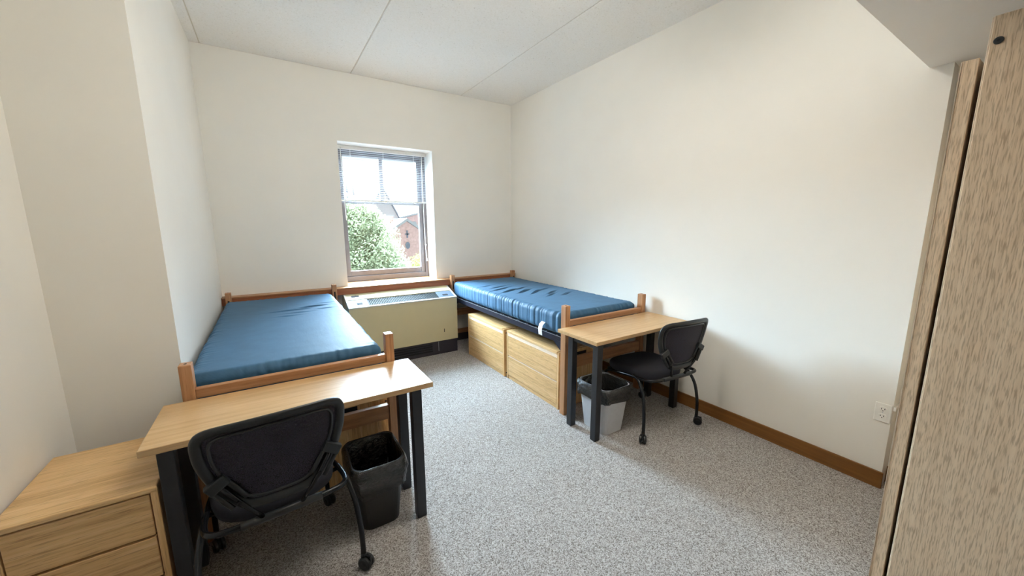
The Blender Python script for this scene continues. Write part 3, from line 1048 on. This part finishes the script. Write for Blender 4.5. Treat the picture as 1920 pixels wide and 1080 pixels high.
for x0_, x1_ in ((0.013, Ww / 2 - 0.002), (Ww / 2 + 0.002, Ww - 0.004)):
    dd = box('door', 'ward_z', x0_, x1_, 0.014, 0.046, 0.07, dz1, wr, 0.0015)
    box('edge_band', 'edge_light', x0_ - 0.001, x0_ + 0.02, 0.0462, 0.0476, 0.071, dz1 - 0.001, dd)  # pale strip paints window light onto the door's front edge
    hx = x1_ - 0.05 if x0_ < 0.1 else x0_ + 0.05
    MB().tube([(hx, 0.046, 0.95), (hx, 0.075, 0.96), (hx, 0.075, 1.08), (hx, 0.046, 1.09)], 0.006).build('handle', 'steel_light', dd, smooth=True)
for z in (2.033, 0.10):
    for y in (-0.016, -Wd + 0.03):
        b_ = MB().disc((-0.0015, y, z), 'x', 0.0095, 0.004, 18, 0.001).build('bolt', 'black_plastic', wr)
        MB().disc((-0.0040, y, z), 'x', 0.0035, 0.0012, 6).build('hex_socket', 'dark_hole', b_)

# ------------------------------------------------------------------ outlet and raceway
ol = thing('wall_outlet', (XR, 0.528, 0.462), 'white double power outlet low on the right wall near the wardrobe', 'outlet')
pl = box('cover_plate', 'white_plastic', -0.007, 0, -0.036, 0.036, -0.056, 0.056, ol, 0.003)
for zc in (0.021, -0.021):
    s = MB().loft([[(x, y, z + zc) for y, z in rrect(0.018, 0.0155, 0.013)] for x in (-0.0072, -0.0095)]).build('socket', 'white_plastic', ol)
    for yy, w_, hh in ((-0.007, 0.0014, 0.0045), (0.007, 0.0014, 0.0045)):
        MB().box(-0.0102, -0.0094, yy - w_, yy + w_, zc + 0.003 - hh, zc + 0.003 + hh).build('slot', 'dark_hole', s)
    MB().disc((-0.0098, 0, zc - 0.008), 'x', 0.0026, 0.0008, 10).build('ground_hole', 'dark_hole', s)
MB().disc((-0.0075, 0, 0), 'x', 0.0028, 0.0012, 10).build('screw', 'steel_light', ol)
rc = MB()
rc.box(XR + 0.098, XR + 0.110, 0.20, YC - 0.001, 0.487, 0.511)
rc.box(XR + 0.001, XR + 0.110, YC - 0.012, YC - 0.001, 0.487, 0.511)
tag(rc.build('cable_raceway', 'white_plastic', None, 0.001), 'thin white cable raceway leaving the outlet toward the wardrobe', 'raceway')

# ------------------------------------------------------------------ fill light added to brighten the room, above and out of the picture
lm = thing('added_fill_light', (1.15, 1.55, ZC), 'long white wraparound fixture added out of view as room fill', 'added fill light')
box('housing', 'fill_light_metal', -0.58, 0.58, -0.06, 0.06, -0.06, 0.0, lm, 0.003)
mm, nt, bs = new_mat('fill_light_glow')
bs.inputs['Base Color'].default_value = (0.9, 0.9, 0.88, 1)
bs.inputs['Emission Color'].default_value = (1.0, 0.94, 0.85, 1)
bs.inputs['Emission Strength'].default_value = FILL_GLOW
M['fill_light_glow'] = mm
prof = [(0.16 * math.cos(R(a_)), -0.11 - 0.07 * math.sin(R(a_))) for a_ in range(0, 360, 15)]
MB().loft([[(x, y, z) for y, z in prof] for x in (-0.60, 0.60)]).build('diffuser', 'fill_light_glow', lm, smooth=False)
for x0_, x1_ in ((-0.62, -0.60), (0.60, 0.62)):
    MB().loft([[(x, y * 1.03, z) for y, z in prof] for x in (x0_, x1_)]).build('end_cap', 'fill_light_metal', lm)

# ------------------------------------------------------------------ outdoors, seen through the window
GZ = -10.0
struct(box('ground_lawn', 'ground', -250, 400, YF + 0.8, 900, GZ - 0.5, GZ), 'grassy ground far below the window', 'ground')


def make_tree(name, label, loc, crown, rad, n, mat, size, seed):
    """loc on the ground; crown: list of (dx, dy, z above ground, radius)"""
    rnd = random.Random(seed)
    t = thing(name, loc, label, 'tree')
    hgt = max(c[2] for c in crown)
    MB().tube([(0, 0, 0), (0.1, 0, hgt * 0.4), (0, 0.1, hgt * 0.8)], [rad, rad * 0.8, rad * 0.4], 10).build('trunk', 'bark', t, smooth=True)
    br = MB()
    for c in crown:
        br.tube([(0, 0, hgt * 0.35), (c[0] * 0.5, c[1] * 0.5, (hgt * 0.35 + c[2]) / 2 + 0.3), (c[0], c[1], c[2])], [rad * 0.4, rad * 0.25, rad * 0.1], 6)
    br.build('branches', 'bark', t, smooth=True)
    m = MB()
    tot = sum(c[3] ** 2 for c in crown)
    for c in crown:
        for _ in range(int(n * c[3] ** 2 / tot)):
            d_ = Vector((rnd.gauss(0, 1), rnd.gauss(0, 1), rnd.gauss(0, 1))).normalized()
            rr = c[3] * ((0.72 + 0.32 * rnd.random()) if rnd.random() < 0.72 else (0.25 + 0.5 * rnd.random())) * (1 + 0.18 * noise.noise(d_ * 2.3 + Vector((seed, c[0], c[2]))))
            p = Vector((c[0], c[1], c[2])) + d_ * rr
            nrm = (d_ + Vector((rnd.gauss(0, .5), rnd.gauss(0, .5), rnd.gauss(0, .5) + 0.3))).normalized()
            a = nrm.orthogonal().normalized()
            a = Matrix.Rotation(rnd.random() * 6.28, 3, nrm) @ a
            b = nrm.cross(a)
            s = size * (0.6 + 0.8 * rnd.random())
            i = len(m.v)
            m.v += [tuple(p - a * s), tuple(p + b * s * 0.55 + nrm * s * 0.15), tuple(p + a * s), tuple(p - b * s * 0.55 + nrm * s * 0.15)]
            m.f.append((i, i + 1, i + 2, i + 3))
    me = bpy.data.meshes.new('foliage')
    me.from_pydata(m.v, [], m.f)
    me.materials.append(M[mat])
    o = bpy.data.objects.new('foliage', me)
    COL.objects.link(o)
    o.parent = t
    o['kind'] = 'stuff'
    return t


H0 = -GZ
make_tree('leafy_tree', 'large leafy green tree filling the left of the window view', (6.1, 30, GZ),
          [(-0.4, 0, H0 + 1.5, 1.9), (-1.3, -0.3, H0 + 0.5, 1.9), (0.7, -0.5, H0 + 0.3, 1.8), (0.1, -1.2, H0 - 1.2, 2.2), (1.2, -0.6, H0 - 1.5, 1.8), (-1.6, -0.8, H0 - 1.8, 2.2),
           (0.3, -1.6, H0 - 3.2, 2.2), (1.8, -0.8, H0 - 3.2, 1.8), (-1.6, -1.2, H0 - 4.0, 2.2), (0.9, 0.0, H0 + 1.4, 1.1), (0.3, 0.2, H0 + 2.5, 0.9), (-1.9, 0.1, H0 + 2.0, 1.4), (-0.9, 0.3, H0 + 2.7, 1.2)],
          0.35, 40000, 'leaf_a', 0.095, 3)
k2, k3 = 1.286, 0.85                                  # farther and nearer than the big tree
make_tree('leafy_tree', 'bright yellow-green tree at the lower right of the window view', (10.2 * k2, 36, GZ),
          [(x * k2, y * k2, H0 + 1.54 + (z - 1.54) * k2, r_ * k2) for x, y, z, r_ in
           ((0, 0, -1.9, 1.5), (1.3, 0.2, -1.6, 1.6), (-1.0, 0, -3.0, 1.5), (0.6, -0.6, -3.6, 1.7), (2.4, 0, -2.4, 1.6))],
          0.25, 18000, 'leaf_b', 0.115, 8)
make_tree('leafy_tree', 'dark green treetop along the bottom of the window view', (7.9 * k3, 25 * k3, GZ),
          [(x * k3, y * k3, H0 + 1.54 + (z - 1.54) * k3, r_ * k3) for x, y, z, r_ in
           ((0, 0, -4.0, 1.7), (1.5, 0.3, -4.2, 1.7), (-1.7, 0, -4.2, 1.7), (2.9, 0.2, -4.4, 1.6), (0.6, -0.5, -5.0, 1.7))],
          0.25, 15000, 'leaf_a', 0.075, 21)


def gable_house(name, label, cx, y0, w_, dep, z_eave, z_apex, wall, roof, cat='building'):
    """gable end faces the viewer"""
    t = thing(name, (cx, y0, GZ), label, cat)
    e, a = z_eave - GZ, z_apex - GZ
    h = w_ / 2
    m = MB()
    m.loft([[(-h, y, 0), (h, y, 0), (h, y, e), (0, y, a), (-h, y, e)] for y in (0, dep)])
    m.build('wall', wall, t)
    for s in (-1, 1):
        ov = 0.45
        dx, dzv = h + ov, (a - e) / h * (h + ov)
        r_ = MB()
        r_.hexa([(0, -0.35, a + 0.05), (s * dx, -0.35, a + 0.05 - dzv), (s * dx, dep + 0.3, a + 0.05 - dzv), (0, dep + 0.3, a + 0.05),
                 (0, -0.35, a + 0.45), (s * dx, -0.35, a + 0.45 - dzv), (s * dx, dep + 0.3, a + 0.45 - dzv), (0, dep + 0.3, a + 0.45)])
        r_.build('roof', roof, t)
    return t, e, a, h


t, e, a, h = gable_house('brick_house', 'red brick house with a gable facing the window', 17.1, 55, 8.4, 12, -0.6, 2.15, 'brick', 'pale_stone')
win_m = MB().box(-0.10, 0.10, -0.06, 0.0, a - 2.4, a - 1.3)
win_m.box(-0.32, 0.32, -0.06, 0.0, a - 1.95, a - 1.75)
win_m.build('cross_ornament', 'slate', t)
MB().loft([[(0.35 * math.cos(R(20 * k)), y, a - 3.5 + 0.5 * math.sin(R(20 * k))) for k in range(18)] for y in (-0.08, 0.0)]).build('window', 'slate', t)
cm = MB().box(-1.6, -0.5, 5, 6.2, a - 1.0, a + 0.85)
ch = cm.build('chimney', 'brick', t)
box('cap', 'pale_stone', -1.7, -0.4, 4.9, 6.3, a + 0.85, a + 1.0, ch)
cm = MB().box(-h - 0.5, -h + 0.4, 0.5, 1.6, e - 2, e + 1.5)
cm.build('chimney', 'brick', t)

t2, e, a, h = gable_house('brick_hall', 'distant red brick hall with round pale windows', 32.5, 90, 13, 14, 3.0, 4.6, 'brick', 'pale_stone')
for i in range(5):
    for j in range(3):
        cx, cz = -5.2 + i * 2.6, e - 1.2 - j * 2.3
        MB().loft([[(cx + 0.55 * math.cos(R(24 * k)), y, cz + 0.75 * math.sin(R(24 * k))) for k in range(15)] for y in (-0.1, 0.05)]).build('window', 'pale_stone', t2)

t3, e, a, h = gable_house('church', 'grey church with a steep slate roof behind the trees', 19.6, 78, 8.2, 20, 1.0, 9.0, 'pale_stone', 'slate')
for q, (sx, top_) in enumerate(((20.2, 13.6), (21.9, 13.0))):
    sp = thing('church_spire', (sx, 120, GZ), ['thin grey church spire, taller of the pair behind the blind', 'thin grey church spire, shorter of the pair behind the blind'][q], 'spire', 'church spires on the horizon')
    MB().box(-0.75, 0.75, -0.75, 0.75, 0, 15.5).build('tower', 'slate', sp)
    MB().loft([[(r_ * math.cos(R(45 * k + 22.5)), r_ * math.sin(R(45 * k + 22.5)), z) for k in range(8)] for r_, z in ((0.8, 15.5), (0.03, top_ - GZ))]).build('spire', 'slate', sp)
    MB().box(-0.05, 0.05, -0.05, 0.05, top_ - GZ - 0.1, top_ - GZ + 0.6).build('finial', 'slate', sp)

hm = MB()
rows = []
for i in range(21):
    y = 330 + i * 10
    rows.append([(x, y, GZ - 1 + (28 * math.exp(-((x - 150) / 75) ** 2) + 16 * math.exp(-((x - 20) / 70) ** 2) + 5 * noise.noise(Vector((x * 0.02, y * 0.02, 1)))) * math.sin(math.pi * i / 20)) for x in range(-200, 401, 12)])
hm.loft(rows, False, False, False)
struct(hm.build('hill', 'hill', smooth=True), 'hazy blue-green wooded hill on the horizon', 'hill')
